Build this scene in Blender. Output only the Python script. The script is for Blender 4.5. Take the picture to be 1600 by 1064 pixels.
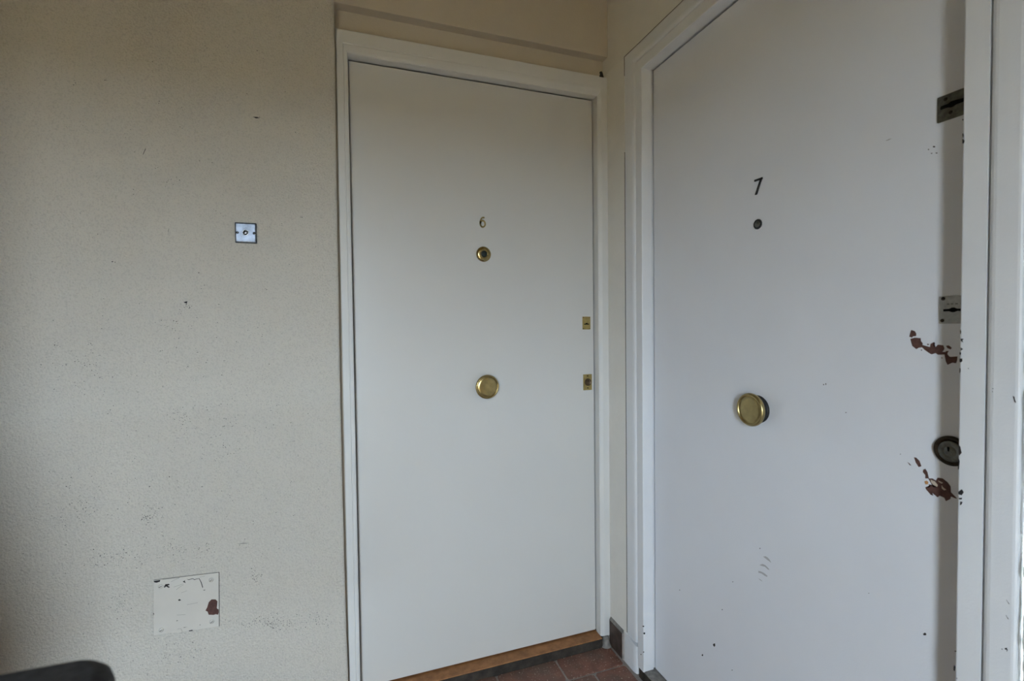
import bpy, bmesh, math, random
from mathutils import Matrix, Vector, noise

for _o in list(bpy.data.objects):
    bpy.data.objects.remove(_o, do_unlink=True)
scene = bpy.context.scene
COL = scene.collection
random.seed(7)

# ------------------------------------------------------------------ camera
CAM_H = 1.20
cam_data = bpy.data.cameras.new('camera')
cam = bpy.data.objects.new('camera', cam_data)
COL.objects.link(cam)
cam_data.sensor_fit = 'HORIZONTAL'
cam_data.sensor_width = 36.0
cam_data.lens = 748.963 * 36.0 / 1600.0
cam_data.clip_start = 0.02
right = Vector((0.942906, -0.332860, -0.011510))
down = Vector((-0.020054, -0.022245, -0.999551))
fwd = Vector((0.332455, 0.942714, -0.027650))
m = Matrix.Identity(4)
for i in range(3):
    m[i][0] = right[i]; m[i][1] = -down[i]; m[i][2] = -fwd[i]
m[0][3], m[1][3], m[2][3] = 0.0, 0.0, CAM_H
cam.matrix_world = m
cam_data.dof.use_dof = True
cam_data.dof.focus_distance = 1.6
cam_data.dof.aperture_fstop = 5.6
scene.camera = cam

# ------------------------------------------------------------------ daylight
# overcast sky, seen by the landing only through the doorway behind the camera
SKY = (0.78, 0.94, 1.10)
SKY_STRENGTH = 15.8
world = bpy.data.worlds.new('world'); scene.world = world
world.use_nodes = True
bg = world.node_tree.nodes['Background']
bg.inputs['Color'].default_value = (*SKY, 1)
bg.inputs['Strength'].default_value = SKY_STRENGTH
# doorway to the outside gallery (x range, z range) in the wall at y = WIN_Y
WIN_Y, WIN_X, WIN_Z = -1.4, (-0.88, -0.42), (0.03, 1.90)
pl = bpy.data.lights.new('window_portal', 'AREA')
pl.shape = 'RECTANGLE'; pl.size = WIN_X[1] - WIN_X[0]; pl.size_y = WIN_Z[1] - WIN_Z[0]
pl.cycles.is_portal = True
po = bpy.data.objects.new('window_portal', pl); COL.objects.link(po)
po.location = (sum(WIN_X) / 2, WIN_Y, sum(WIN_Z) / 2)
po.rotation_euler = (math.radians(90), 0, 0)       # local -Z looks along +Y, into the room

# low warm sun from the far side of the building, added unseen to warm the bounce off the ground outside
fill_sun = bpy.data.lights.new('fill_sun', 'SUN'); fill_sun.energy = 6.0; fill_sun.color = (1.0, 0.80, 0.55); fill_sun.angle = math.radians(0.5)
so = bpy.data.objects.new('fill_sun', fill_sun); COL.objects.link(so)
so.rotation_euler = (math.radians(-50), 0, 0)      # shines towards -Y and down
so.location = (0, 0, 6)

scene.view_settings.view_transform = 'Standard'
scene.view_settings.look = 'None'
scene.view_settings.gamma = 1.0
scene.view_settings.use_curve_mapping = False
scene.view_settings.exposure = 1.79
scene.cycles.use_denoising = True
scene.cycles.max_bounces = 10
scene.cycles.diffuse_bounces = 8

# ------------------------------------------------------------------ materials
def new_mat(name):
    mt = bpy.data.materials.new(name); mt.use_nodes = True
    nt = mt.node_tree; nt.nodes.clear()
    out = nt.nodes.new('ShaderNodeOutputMaterial')
    b = nt.nodes.new('ShaderNodeBsdfPrincipled')
    nt.links.new(b.outputs[0], out.inputs[0])
    return mt, nt, b

def noise_tex(nt, scale, detail=4, rough=0.6, vec=None):
    n = nt.nodes.new('ShaderNodeTexNoise')
    n.inputs['Scale'].default_value = scale
    n.inputs['Detail'].default_value = detail
    n.inputs['Roughness'].default_value = rough
    if vec is None:
        tc = nt.nodes.new('ShaderNodeNewGeometry'); vec = tc.outputs['Position']
    nt.links.new(vec, n.inputs['Vector'])
    return n

def ramp(nt, src, stops):
    r = nt.nodes.new('ShaderNodeValToRGB')
    e = r.color_ramp.elements
    while len(e) < len(stops): e.new(0.5)
    for k, (p, c) in enumerate(stops):
        e[k].position = p; e[k].color = (*c, 1) if len(c) == 3 else c
    nt.links.new(src, r.inputs['Fac'])
    return r

def mix(nt, fac, a, b):
    mx = nt.nodes.new('ShaderNodeMix'); mx.data_type = 'RGBA'
    if hasattr(fac, 'links'): nt.links.new(fac, mx.inputs[0])
    else: mx.inputs[0].default_value = fac
    for s, i in ((a, 6), (b, 7)):
        if hasattr(s, 'links'): nt.links.new(s, mx.inputs[i])
        else: mx.inputs[i].default_value = (*s, 1)
    return mx.outputs[2]

def bump(nt, b, src, strength, dist):
    bp = nt.nodes.new('ShaderNodeBump')
    bp.inputs['Strength'].default_value = strength
    bp.inputs['Distance'].default_value = dist
    nt.links.new(src, bp.inputs['Height'])
    nt.links.new(bp.outputs[0], b.inputs['Normal'])
    return bp

def paint(name, col, rough=0.45, bscale=220, bstr=0.15, vary=0.06, vscale=4):
    mt, nt, b = new_mat(name)
    n = noise_tex(nt, vscale, 5)
    dk = tuple(c * (1 - vary) for c in col)
    r = ramp(nt, n.outputs[0], [(0.3, dk), (0.7, col)])
    nt.links.new(r.outputs[0], b.inputs['Base Color'])
    b.inputs['Roughness'].default_value = rough
    bn = noise_tex(nt, bscale, 3)
    bump(nt, b, bn.outputs[0], bstr, 0.002)
    return mt

def metal(name, col, rough=0.3, vary=0.25, scale=60):
    mt, nt, b = new_mat(name)
    n = noise_tex(nt, scale, 4)
    r = ramp(nt, n.outputs[0], [(0.35, tuple(c * (1 - vary) for c in col)), (0.65, col)])
    nt.links.new(r.outputs[0], b.inputs['Base Color'])
    b.inputs['Metallic'].default_value = 1.0
    b.inputs['Roughness'].default_value = rough
    return mt

def plain(name, col, rough=0.7, vary=0.2, scale=80, spec=0.3):
    mt, nt, b = new_mat(name)
    n = noise_tex(nt, scale, 4)
    r = ramp(nt, n.outputs[0], [(0.35, tuple(c * (1 - vary) for c in col)), (0.65, col)])
    nt.links.new(r.outputs[0], b.inputs['Base Color'])
    b.inputs['Roughness'].default_value = rough
    b.inputs['Specular IOR Level'].default_value = spec
    return mt

def plaster(name, col, coarse=175, bstr=1.0, dist=0.008):
    mt, nt, b = new_mat(name)
    n = noise_tex(nt, 3, 6)
    c = ramp(nt, n.outputs[0], [(0.3, tuple(x * 0.94 for x in col)), (0.7, col)])
    grain = noise_tex(nt, coarse, 5, 0.65)
    # fine dirt caught in the pits of the render
    pit = ramp(nt, grain.outputs[0], [(0.27, (1, 1, 1)), (0.36, (0, 0, 0))])
    patch = noise_tex(nt, 5, 3)
    pr = ramp(nt, patch.outputs[0], [(0.42, (0.05, 0.05, 0.05)), (0.68, (0.6, 0.6, 0.6))])
    mul = nt.nodes.new('ShaderNodeMath'); mul.operation = 'MULTIPLY'
    nt.links.new(pit.outputs[0], mul.inputs[0]); nt.links.new(pr.outputs[0], mul.inputs[1])
    g2 = noise_tex(nt, coarse * 1.6, 3, 0.6)  # second grain darkens the colour in place of weak relief shading
    relief_shade = ramp(nt, g2.outputs[0], [(0.34, (0.86, 0.86, 0.86)), (0.5, (1, 1, 1)), (0.68, (1.0, 1.0, 1.0))])
    cm = nt.nodes.new('ShaderNodeMix'); cm.data_type = 'RGBA'; cm.blend_type = 'MULTIPLY'; cm.inputs[0].default_value = 1.0
    nt.links.new(c.outputs[0], cm.inputs[6]); nt.links.new(relief_shade.outputs[0], cm.inputs[7])
    fin = mix(nt, mul.outputs[0], cm.outputs[2], tuple(x * 0.30 for x in col))
    nt.links.new(fin, b.inputs['Base Color'])
    b.inputs['Roughness'].default_value = 0.85
    bump(nt, b, grain.outputs[0], bstr, dist)
    return mt

M = {}
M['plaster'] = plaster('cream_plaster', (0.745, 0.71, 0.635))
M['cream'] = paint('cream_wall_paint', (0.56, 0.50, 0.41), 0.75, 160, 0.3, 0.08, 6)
M['roughcast'] = plaster('white_roughcast', (0.82, 0.81, 0.79), 90, 0.8, 0.008)
M['door_six'] = paint('white_door_paint', (0.605, 0.60, 0.58), 0.38, 260, 0.08, 0.03, 2)
M['frame_six'] = paint('white_frame_paint', (0.66, 0.66, 0.645), 0.55, 240, 0.1, 0.05, 8)
M['door_seven'] = paint('lilac_white_door_paint', (0.72, 0.74, 0.79), 0.42, 320, 0.12, 0.04, 3)
M['frame_seven'] = paint('lilac_white_frame_paint', (0.73, 0.745, 0.77), 0.52, 240, 0.12, 0.05, 8)
M['wall_white'] = paint('old_white_wall_paint', (0.76, 0.745, 0.70), 0.7, 180, 0.35, 0.06, 10)
M['brass'] = metal('polished_brass', (0.46, 0.35, 0.155), 0.27)
M['brass_dull'] = metal('dull_brass', (0.45, 0.36, 0.17), 0.36, 0.2)
M['brass_plate'] = metal('brass_plate', (0.50, 0.39, 0.16), 0.42)
M['cylinder_brown'] = metal('browned_brass', (0.17, 0.12, 0.075), 0.45, 0.3, 200)
M['steel'] = metal('brushed_steel', (0.46, 0.46, 0.45), 0.5, 0.2, 120)
M['steel_dark'] = metal('tarnished_steel', (0.20, 0.20, 0.18), 0.5, 0.35, 120)
M['chrome'] = metal('satin_chrome', (0.20, 0.222, 0.26), 0.40, 0.45, 45)
M['nickel'] = metal('bright_nickel', (0.62, 0.64, 0.66), 0.35, 0.1, 45)
M['bronze'] = metal('dark_bronze', (0.06, 0.047, 0.035), 0.45, 0.4, 150)
M['black'] = plain('black_recess', (0.008, 0.007, 0.006), 0.8, spec=0.05)
M['lens'] = plain('dark_peephole_glass', (0.02, 0.026, 0.022), 0.35)
M['collar'] = plain('black_collar', (0.03, 0.03, 0.03), 0.5, 0.6, 300)
M['bare_brown'] = plain('bare_brown_wood', (0.115, 0.055, 0.045), 0.75, 0.35, 160)
M['bare_dark'] = plain('dark_grime_and_shade', (0.04, 0.036, 0.036), 0.9, spec=0.05)  # for grime and chips, and the painted shade around the cover plate
M['bare_cream'] = plain('old_cream_paint', (0.62, 0.52, 0.42), 0.7)
M['bare_orange'] = plain('orange_wood_primer', (0.50, 0.25, 0.10), 0.7)
M['scuff'] = plain('grey_scuff', (0.44, 0.44, 0.46), 0.6, 0.1)
M['scuff_warm'] = plain('warm_grey_scuff', (0.40, 0.385, 0.35), 0.8, 0.2)
M['grime'] = plain('grime_in_crack', (0.22, 0.21, 0.195), 0.9, 0.3, 60)
M['grout'] = plain('grey_grout', (0.36, 0.32, 0.29), 0.9, 0.3, 60)
M['cement'] = plain('grey_cement', (0.25, 0.235, 0.215), 0.9, 0.4, 60)
M['riser'] = plain('grimy_stone', (0.055, 0.044, 0.035), 0.8, 0.55, 25)
M['brown_tile'] = plain('brown_skirting_tile', (0.085, 0.058, 0.048), 0.5, 0.5, 30)
M['sill_wood'] = plain('orange_brown_wood', (0.36, 0.165, 0.065), 0.55, 0.35, 40)
M['rail'] = plain('dark_grey_rail', (0.050, 0.050, 0.053), 0.7, 0.45, 140)
M['ground'] = plain('brown_ground', (0.135, 0.092, 0.046), 0.95, 0.2, 0.4)
M['panel_paint'] = paint('cream_panel_paint', (0.585, 0.56, 0.51), 0.4, 180, 0.15, 0.06, 14)
M['stair'] = paint('ochre_wall_paint', (0.52, 0.41, 0.23), 0.8, 120, 0.2)
M['ceiling'] = paint('cream_ceiling_paint', (0.40, 0.32, 0.17), 0.8, 120, 0.2)

def terracotta():
    mt, nt, b = new_mat('terracotta_tile')
    n = noise_tex(nt, 22, 6)
    c = ramp(nt, n.outputs[0], [(0.3, (0.125, 0.058, 0.040)), (0.55, (0.20, 0.085, 0.058)), (0.75, (0.25, 0.12, 0.08))])
    d = noise_tex(nt, 4.5, 4)
    dm = ramp(nt, d.outputs[0], [(0.42, (0, 0, 0)), (0.62, (0.75, 0.75, 0.75))])
    c2 = mix(nt, dm.outputs[0], c.outputs[0], (0.12, 0.092, 0.072))
    f = noise_tex(nt, 170, 2)
    fm = ramp(nt, f.outputs[0], [(0.645, (0, 0, 0)), (0.69, (0.85, 0.85, 0.85))])
    c3 = mix(nt, fm.outputs[0], c2, (0.55, 0.44, 0.36))
    nt.links.new(c3, b.inputs['Base Color'])
    b.inputs['Roughness'].default_value = 0.6
    bump(nt, b, n.outputs[0], 0.25, 0.004)
    return mt
M['terracotta'] = terracotta()

# ------------------------------------------------------------------ mesh helpers
WORG = {}                                    # world origin of every built object
def obj(name, bm, mat, parent=None, origin=None):
    """one mesh object from a bmesh in world coordinates, origin at its own base or centre"""
    bmesh.ops.recalc_face_normals(bm, faces=bm.faces)
    cs = [v.co for v in bm.verts]
    lo = Vector([min(c[i] for c in cs) for i in range(3)]); hi = Vector([max(c[i] for c in cs) for i in range(3)])
    if origin is None:
        origin = (lo + hi) / 2
        if parent is None: origin.z = lo.z
    origin = Vector(origin)
    bmesh.ops.translate(bm, verts=bm.verts, vec=-origin)
    me = bpy.data.meshes.new(name); bm.to_mesh(me); bm.free()
    me.materials.append(M[mat])
    o = bpy.data.objects.new(name, me); COL.objects.link(o)
    WORG[o] = origin
    if parent is not None:
        o.parent = parent; o.location = origin - WORG[parent]
    else:
        o.location = origin
    return o

def structure(o, label, cat=None):
    o['kind'] = 'structure'; o['label'] = label
    if cat: o['category'] = cat
    return o

def thing(o, label, cat):
    o['label'] = label; o['category'] = cat
    return o

def box(bm, x0, x1, y0, y1, z0, z1, bev=0.0, seg=2):
    t = bmesh.new()
    vs = [t.verts.new((x, y, z)) for x in (x0, x1) for y in (y0, y1) for z in (z0, z1)]
    for f in ((0, 1, 3, 2), (4, 6, 7, 5), (0, 4, 5, 1), (2, 3, 7, 6), (0, 2, 6, 4), (1, 5, 7, 3)):
        t.faces.new([vs[i] for i in f])
    if bev > 0:
        bmesh.ops.bevel(t, geom=list(t.edges), offset=bev, segments=seg, affect='EDGES', profile=0.5)
    bmesh.ops.recalc_face_normals(t, faces=t.faces)
    me = bpy.data.meshes.new('tmp'); t.to_mesh(me); t.free()
    bm.from_mesh(me); bpy.data.meshes.remove(me)
    return bm

# u,v,d -> world on the faces things are fixed to (d is the distance out of that face)
P6 = lambda u, v, d: (u, 1.600 - d, v)          # door 6
P7 = lambda u, v, d: (0.978 - d, u, v)          # door 7
PJ = lambda u, v, d: (0.934 - d, u, v)          # frame of door 7
PA = lambda u, v, d: (0.929 - d, u, v)          # architrave of door 7
PL = lambda u, v, d: (u, 1.530 - d, v)          # plastered left wall

def prism(bm, P, poly, d0, d1):
    a = [bm.verts.new(P(u, v, d0)) for u, v in poly]
    b = [bm.verts.new(P(u, v, d1)) for u, v in poly]
    n = len(poly)
    f1 = bm.faces.new(b); f0 = bm.faces.new(a)
    for i in range(n):
        bm.faces.new((a[i], a[(i + 1) % n], b[(i + 1) % n], b[i]))
    if n > 5:
        bmesh.ops.triangulate(bm, faces=[f0, f1])
    return bm

def lathe(bm, P, cu, cv, prof, n=40, smooth=True, su=1.0):
    """profile of (radius, d); r=0 closes"""
    rings = []
    for r, d in prof:
        if r < 1e-6:
            rings.append([bm.verts.new(P(cu, cv, d))])
        else:
            rings.append([bm.verts.new(P(cu + su * r * math.cos(2 * math.pi * k / n), cv + r * math.sin(2 * math.pi * k / n), d)) for k in range(n)])
    for A, B in zip(rings, rings[1:]):
        for k in range(n):
            k2 = (k + 1) % n
            if len(A) == 1 and len(B) == 1: continue
            if len(A) == 1: f = bm.faces.new((A[0], B[k], B[k2]))
            elif len(B) == 1: f = bm.faces.new((A[k], B[0], A[k2]))
            else: f = bm.faces.new((A[k], B[k], B[k2], A[k2]))
            f.smooth = smooth
    return bm

def stroke(pts, w):
    """outline polygon of a polyline of width w"""
    L, R = [], []
    for i, (u, v) in enumerate(pts):
        a = pts[max(i - 1, 0)]; b = pts[min(i + 1, len(pts) - 1)]
        t = Vector((b[0] - a[0], b[1] - a[1])).normalized(); nrm = Vector((-t.y, t.x)) * w / 2
        L.append((u + nrm.x, v + nrm.y)); R.append((u - nrm.x, v - nrm.y))
    return L + R[::-1]

def circle(cu, cv, r, n=16, rv=None):
    return [(cu + r * math.cos(2 * math.pi * k / n), cv + (rv or r) * math.sin(2 * math.pi * k / n)) for k in range(n)]

def rrect(u0, u1, v0, v1, r, n=4):
    out = []
    for cu, cv, a0 in ((u1 - r, v1 - r, 0), (u0 + r, v1 - r, 90), (u0 + r, v0 + r, 180), (u1 - r, v0 + r, 270)):
        for k in range(n + 1):
            a = math.radians(a0 + 90 * k / n); out.append((cu + r * math.cos(a), cv + r * math.sin(a)))
    return out

def sweep_frame(bm, prof, place):
    """profile (w, h) carried up the left side, across the head and down the right side, mitred.
    place(side, w, h) -> point; sides: 0 left foot, 1 left top, 2 right top, 3 right foot"""
    rows = [[bm.verts.new(place(s, w, h)) for w, h in prof] for s in range(4)]
    for A, B in zip(rows, rows[1:]):
        for k in range(len(prof)):
            k2 = (k + 1) % len(prof)
            bm.faces.new((A[k], A[k2], B[k2], B[k]))
    bm.faces.new(rows[0]); bm.faces.new(rows[-1])
    return bm

def single(name, P, poly, d0, d1, mat, parent, label=None):
    o = obj(name, prism(bmesh.new(), P, poly, d0, d1), mat, parent)
    if label: o['label'] = label
    return o

SHADE_WALL_Z = 0.946
SKY_BLOCK_Z = 0.86
# outlines of marks measured on the doors and walls: (along, up) in metres
chips7 = [[(.5823,1.1867),(.5765,1.1845),(.5741,1.1801),(.5744,1.1758),(.5799,1.1748),(.5806,1.1726),(.5854,1.1743),(.5842,1.1805),(.5823,1.1818)],[(.5837,1.1704),(.5763,1.1727),(.5671,1.172),(.5667,1.1668),(.5636,1.1626),(.5647,1.16),(.5524,1.1565),(.5517,1.1621),(.5463,1.1656),(.5448,1.1631),(.5458,1.1589),(.5476,1.158),(.544,1.1568),(.5404,1.1611),(.5326,1.1601),(.5308,1.1552),(.5318,1.1518),(.5339,1.1488),(.5286,1.1487),(.529,1.1503),(.5241,1.1509),(.5258,1.1488),(.5265,1.1454),(.5237,1.1415),(.522,1.1407),(.5121,1.1421),(.5124,1.1364),(.5137,1.1306),(.5194,1.131),(.5259,1.1269),(.5284,1.1321),(.5307,1.1444),(.5402,1.1435),(.5439,1.1463),(.5497,1.1435),(.5548,1.1466),(.5609,1.1515),(.5647,1.1557),(.57,1.1546),(.5738,1.1518),(.5805,1.1577),(.5813,1.1656)],[(.5287,1.1594),(.5249,1.1604),(.5201,1.1564),(.5221,1.1535),(.5263,1.1554)],[(.5572,1.1615),(.5558,1.1624),(.5535,1.1612),(.5557,1.1594)],[(.5352,1.1396),(.5341,1.1396),(.5334,1.1376),(.5346,1.1371)],[(.5605,.936),(.5572,.9384),(.5539,.9333),(.5532,.9259),(.5512,.9227),(.5571,.921),(.5565,.9265),(.5611,.9312)],[(.5525,.9223),(.546,.9243),(.5409,.922),(.5384,.928),(.5309,.9287),(.5235,.9243),(.5192,.9184),(.5185,.9084),(.5148,.9052),(.51,.901),(.5112,.8999),(.5184,.9011),(.5195,.8964),(.5256,.8906),(.5281,.8957),(.535,.8971),(.5381,.8931),(.5458,.8981),(.5496,.8983),(.5444,.894),(.5483,.8942),(.5562,.9023),(.5569,.9051),(.551,.9062),(.5517,.912),(.5472,.9126),(.5446,.9089),(.5383,.9124),(.5434,.9183),(.5499,.9194)],[(.5755,.9547),(.5716,.9546),(.5667,.9503),(.5634,.9414),(.5676,.9385),(.5725,.9455)],[(.5862,.9428),(.5832,.9416),(.5796,.9381),(.5822,.9381)]]
cream7 = [[(.5486,.9212),(.5422,.9202),(.5377,.9148),(.5389,.9115),(.5446,.9134),(.5479,.9169)],[(.5371,.9232),(.5302,.9216),(.5321,.9191),(.5365,.9211)],[(.5321,.9166),(.5293,.913),(.5252,.9106),(.5282,.9088),(.532,.9114)]]
orange7 = [[(.5583,.9153),(.555,.9175),(.5522,.9159),(.553,.9116),(.5565,.9105)]]
jamb7 = [[(.485,1.1735),(.4807,1.1734),(.4829,1.1712),(.4819,1.1674),(.4849,1.17)],[(.4848,1.1592),(.4818,1.1567),(.4847,1.1542)],[(.4861,1.1414),(.4826,1.1416),(.4825,1.1374),(.4847,1.1353),(.4861,1.1364)],[(.4862,1.1518),(.4843,1.1504),(.4855,1.1472),(.4863,1.148)],[(.486,1.1882),(.4848,1.1843),(.4859,1.1808)],[(.4859,1.1263),(.4849,1.1241),(.4852,1.1202),(.486,1.1182)],[(.475,1.1268),(.4743,1.1271),(.4739,1.1261),(.4747,1.1256)],[(.4853,.9255),(.4809,.9311),(.4781,.9272),(.4808,.9215),(.4851,.9215)],[(.4847,.9155),(.4802,.9176),(.4807,.9147),(.4841,.9136)],[(.4824,.9108),(.4796,.911),(.4806,.9066),(.4829,.9044)],[(.4851,1.001),(.4834,.9993),(.4833,.9925),(.4816,.9902),(.4849,.9846),(.4857,.992)],[(.4858,.9796),(.4842,.9752),(.4853,.9633),(.4861,.9617)],[(.4867,1.4995),(.4854,1.4962),(.4863,1.4928)],[(.4866,1.4906),(.4837,1.4871),(.4843,1.4836),(.4865,1.4834)],[(.487,1.5223),(.486,1.5206),(.4869,1.5198)],[(.4875,.6619),(.4845,.6635),(.4858,.6614)],[(.4881,.637),(.4865,.636),(.487,.6285),(.4883,.6297)],[(.484,.6197),(.483,.619),(.4837,.6175)]]
arch7 = [[(.4228,.7088),(.4204,.7112),(.419,.7084),(.4206,.7049),(.4197,.7085),(.4218,.7075)],[(.426,.7067),(.425,.7058),(.4257,.7046)],[(.4216,.7834),(.4181,.7788),(.4186,.7785)],[(.4218,.76),(.4186,.7558),(.4194,.7554)],[(.4182,1.0902),(.4168,1.0895),(.4148,1.0809),(.4162,1.0816)],[(.442,1.0993),(.4408,1.0987),(.4413,1.0976)],[(.4422,1.0944),(.4414,1.0939),(.4419,1.0929)]]
jambl7 = [[(1.3586,.1866),(1.3531,.1903),(1.3484,.1898),(1.3531,.1859)],[(1.3515,.1663),(1.3471,.1705),(1.3435,.1699),(1.3471,.1644),(1.3515,.1632)],[(1.3545,.1006),(1.3501,.103),(1.3501,.1003),(1.3541,.0975)],[(1.3686,.0837),(1.3641,.0861),(1.3649,.0821),(1.3686,.0805)]]
dots7 = [[(.5482,1.5053),(.5493,1.5046),(.5503,1.5047),(.5518,1.5058),(.5516,1.5065),(.5518,1.5074),(.5503,1.5073),(.5493,1.5068)],[(.5573,1.5037),(.5576,1.5034),(.5583,1.503),(.559,1.5037),(.5596,1.5046),(.5593,1.5052),(.5583,1.5048),(.5573,1.5044)],[(.5529,1.4955),(.5528,1.495),(.5537,1.4947),(.5543,1.4953),(.5549,1.4961),(.5542,1.4967),(.5537,1.4964),(.5529,1.4961)],[(.5448,1.4932),(.5452,1.4929),(.5462,1.4928),(.547,1.4933),(.5479,1.4943),(.5473,1.4949),(.5462,1.4945),(.5448,1.4938)],[(.7446,1.0702),(.745,1.0684),(.7456,1.068),(.7464,1.0688),(.7463,1.07),(.7462,1.0712),(.7456,1.0721),(.7452,1.0719)],[(.7496,1.0683),(.7497,1.067),(.7505,1.0671),(.7512,1.0671),(.752,1.068),(.7513,1.0688),(.7506,1.0698),(.7495,1.0692)],[(.7002,1.016),(.7007,1.015),(.7015,1.0148),(.7024,1.0149),(.7023,1.0156),(.7022,1.0162),(.7015,1.0169),(.7009,1.0167)],[(.9157,.6377),(.9162,.6363),(.9168,.6352),(.9175,.636),(.918,.6366),(.9178,.6379),(.9169,.6385),(.9159,.639)],[(1.0705,.2931),(1.0703,.29),(1.0742,.285),(1.0774,.2862),(1.0795,.2874),(1.0766,.2928),(1.0742,.2946),(1.0711,.297)],[(1.1191,.2316),(1.1188,.2297),(1.1213,.2275),(1.1232,.2262),(1.125,.2278),(1.123,.2314),(1.1213,.2336),(1.119,.2333)],[(1.0422,.4104),(1.0421,.4092),(1.0436,.4084),(1.0448,.408),(1.0456,.4085),(1.0445,.4099),(1.0436,.4113),(1.0424,.4114)],[(1.0059,.2642),(1.0068,.2625),(1.0076,.262),(1.0087,.2614),(1.0091,.262),(1.009,.2627),(1.0077,.2644),(1.0064,.2647)],[(.5524,.6399),(.5534,.6374),(.5549,.6366),(.5564,.6356),(.5576,.6368),(.5571,.6384),(.555,.6413),(.5528,.6412)],[(.6519,.6622),(.6523,.6613),(.6527,.6611),(.6531,.6611),(.6534,.6614),(.6533,.6619),(.6527,.6626),(.6521,.6627)],[(1.2207,.3724),(1.2215,.3707),(1.2223,.3704),(1.2232,.3698),(1.2238,.3708),(1.2236,.3718),(1.2223,.3736),(1.2211,.3732)],[(1.0038,.5081),(1.0049,.5067),(1.0058,.5063),(1.0071,.5057),(1.007,.5065),(1.0071,.507),(1.0058,.5084),(1.0048,.5083)],[(.5805,1.1826),(.5805,1.1819),(.5812,1.1819),(.5816,1.1821),(.5822,1.1826),(.5817,1.183),(.5812,1.1836),(.5805,1.1832)],[(.5642,1.1506),(.5649,1.15),(.5654,1.1493),(.5662,1.1496),(.5662,1.1505),(.5663,1.1515),(.5655,1.1516),(.5648,1.1513)],[(.5973,.9549),(.5975,.9544),(.598,.9541),(.5985,.9539),(.599,.9545),(.5987,.9551),(.598,.9555),(.5973,.9553)]]
scuff7 = [[(.9074,.6204),(.9002,.6249),(.893,.6245),(.8874,.6211),(.8831,.6159),(.8873,.6169),(.8944,.6179),(.9016,.6194)],[(.9183,.594),(.9088,.6015),(.9001,.6019),(.8915,.5988),(.888,.5956),(.8929,.5951),(.9015,.5976),(.9102,.5953)],[(.9212,.5778),(.9131,.5799),(.9043,.5805),(.8936,.5785),(.8957,.575),(.9029,.5745),(.9116,.5757),(.9212,.5729)],[(.9219,.5584),(.916,.5589),(.9086,.557),(.913,.5561)],[(.6294,1.5458),(.6237,1.5467),(.6187,1.5456),(.6237,1.5443),(.6282,1.5445)]]
panel_brown = [[(-.3613,.4488),(-.3516,.4468),(-.347,.4401),(-.3494,.4309),(-.3493,.4206),(-.3448,.4166),(-.3446,.4083),(-.3466,.4021),(-.3518,.4047),(-.3571,.4037),(-.3693,.4067),(-.3717,.4161),(-.3768,.4202),(-.3723,.4285),(-.3684,.442)]]
panel_dark = [[(-.4948,.5263),(-.48,.5261),(-.481,.5217),(-.4893,.5203),(-.4941,.5228)],[(-.4286,.5118),(-.4226,.5147),(-.4235,.5118),(-.4216,.5064)],[(-.4409,.4629),(-.4374,.4652),(-.4333,.461),(-.4384,.46)],[(-.4178,.3727),(-.4092,.3728),(-.4087,.3702),(-.4166,.3704)],[(-.4723,.5052),(-.4688,.5124),(-.4605,.5119),(-.459,.5086),(-.464,.5075),(-.4583,.5024),(-.4616,.5011),(-.4673,.5062),(-.4707,.5029)],[(-.4191,.518),(-.4149,.5152),(-.4046,.5167),(-.4013,.5133),(-.3892,.5138),(-.3843,.5023),(-.3809,.4874),(-.3822,.4846),(-.3861,.5023),(-.3901,.5128),(-.4013,.5117),(-.4047,.5151),(-.415,.5138)],[(-.4457,.4076),(-.4415,.4057),(-.4458,.4052)],[(-.3814,.4794),(-.3745,.4788),(-.378,.4771)],[(-.4988,.439),(-.4962,.4374),(-.4974,.4327)],[(-.4302,.3844),(-.4217,.3837),(-.4286,.383)],[(-.3917,.384),(-.3894,.3831),(-.3909,.3809)]]
panel_grey = [[(-.4751,.526),(-.4535,.5251),(-.435,.5244)],[(-.4554,.5167),(-.4469,.5203),(-.4368,.5234)],[(-.45,.5008),(-.4373,.5034),(-.4271,.5054)],[(-.4443,.4921),(-.4349,.4989),(-.4268,.5028)],[(-.4328,.4814),(-.4191,.4847)],[(-.3883,.5169),(-.3761,.5171)],[(-.4438,.3826),(-.4362,.3823),(-.4331,.3735)],[(-.4201,.4455),(-.3944,.4463)],[(-.4445,.4218),(-.4242,.4187)]]
panel_screws = [(-.4797,.5088),(-.3608,.5039),(-.4815,.389),(-.3622,.386)]
panel_corners = [(-.4949,.528),(-.3422,.5209),(-.3452,.3682),(-.499,.3777)]
wallmarks = [[(-.2269,1.8009),(-.2156,1.8019),(-.2092,1.7997),(-.219,1.7975)],[(-.4828,1.6839),(-.4817,1.6841),(-.4878,1.6675),(-.4889,1.6674)],[(-.4068,1.2787),(-.3978,1.2814),(-.3995,1.2753),(-.4039,1.2761)],[(-.5652,1.3834),(-.561,1.3847),(-.5625,1.381)],[(-.5583,1.3828),(-.5556,1.3826),(-.557,1.3804)],[(-.2942,.5936),(-.2797,.5949),(-.2636,.5914),(-.2798,.5918)],[(-.3702,1.3613),(-.3672,1.3596),(-.3703,1.3578)]]
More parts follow.
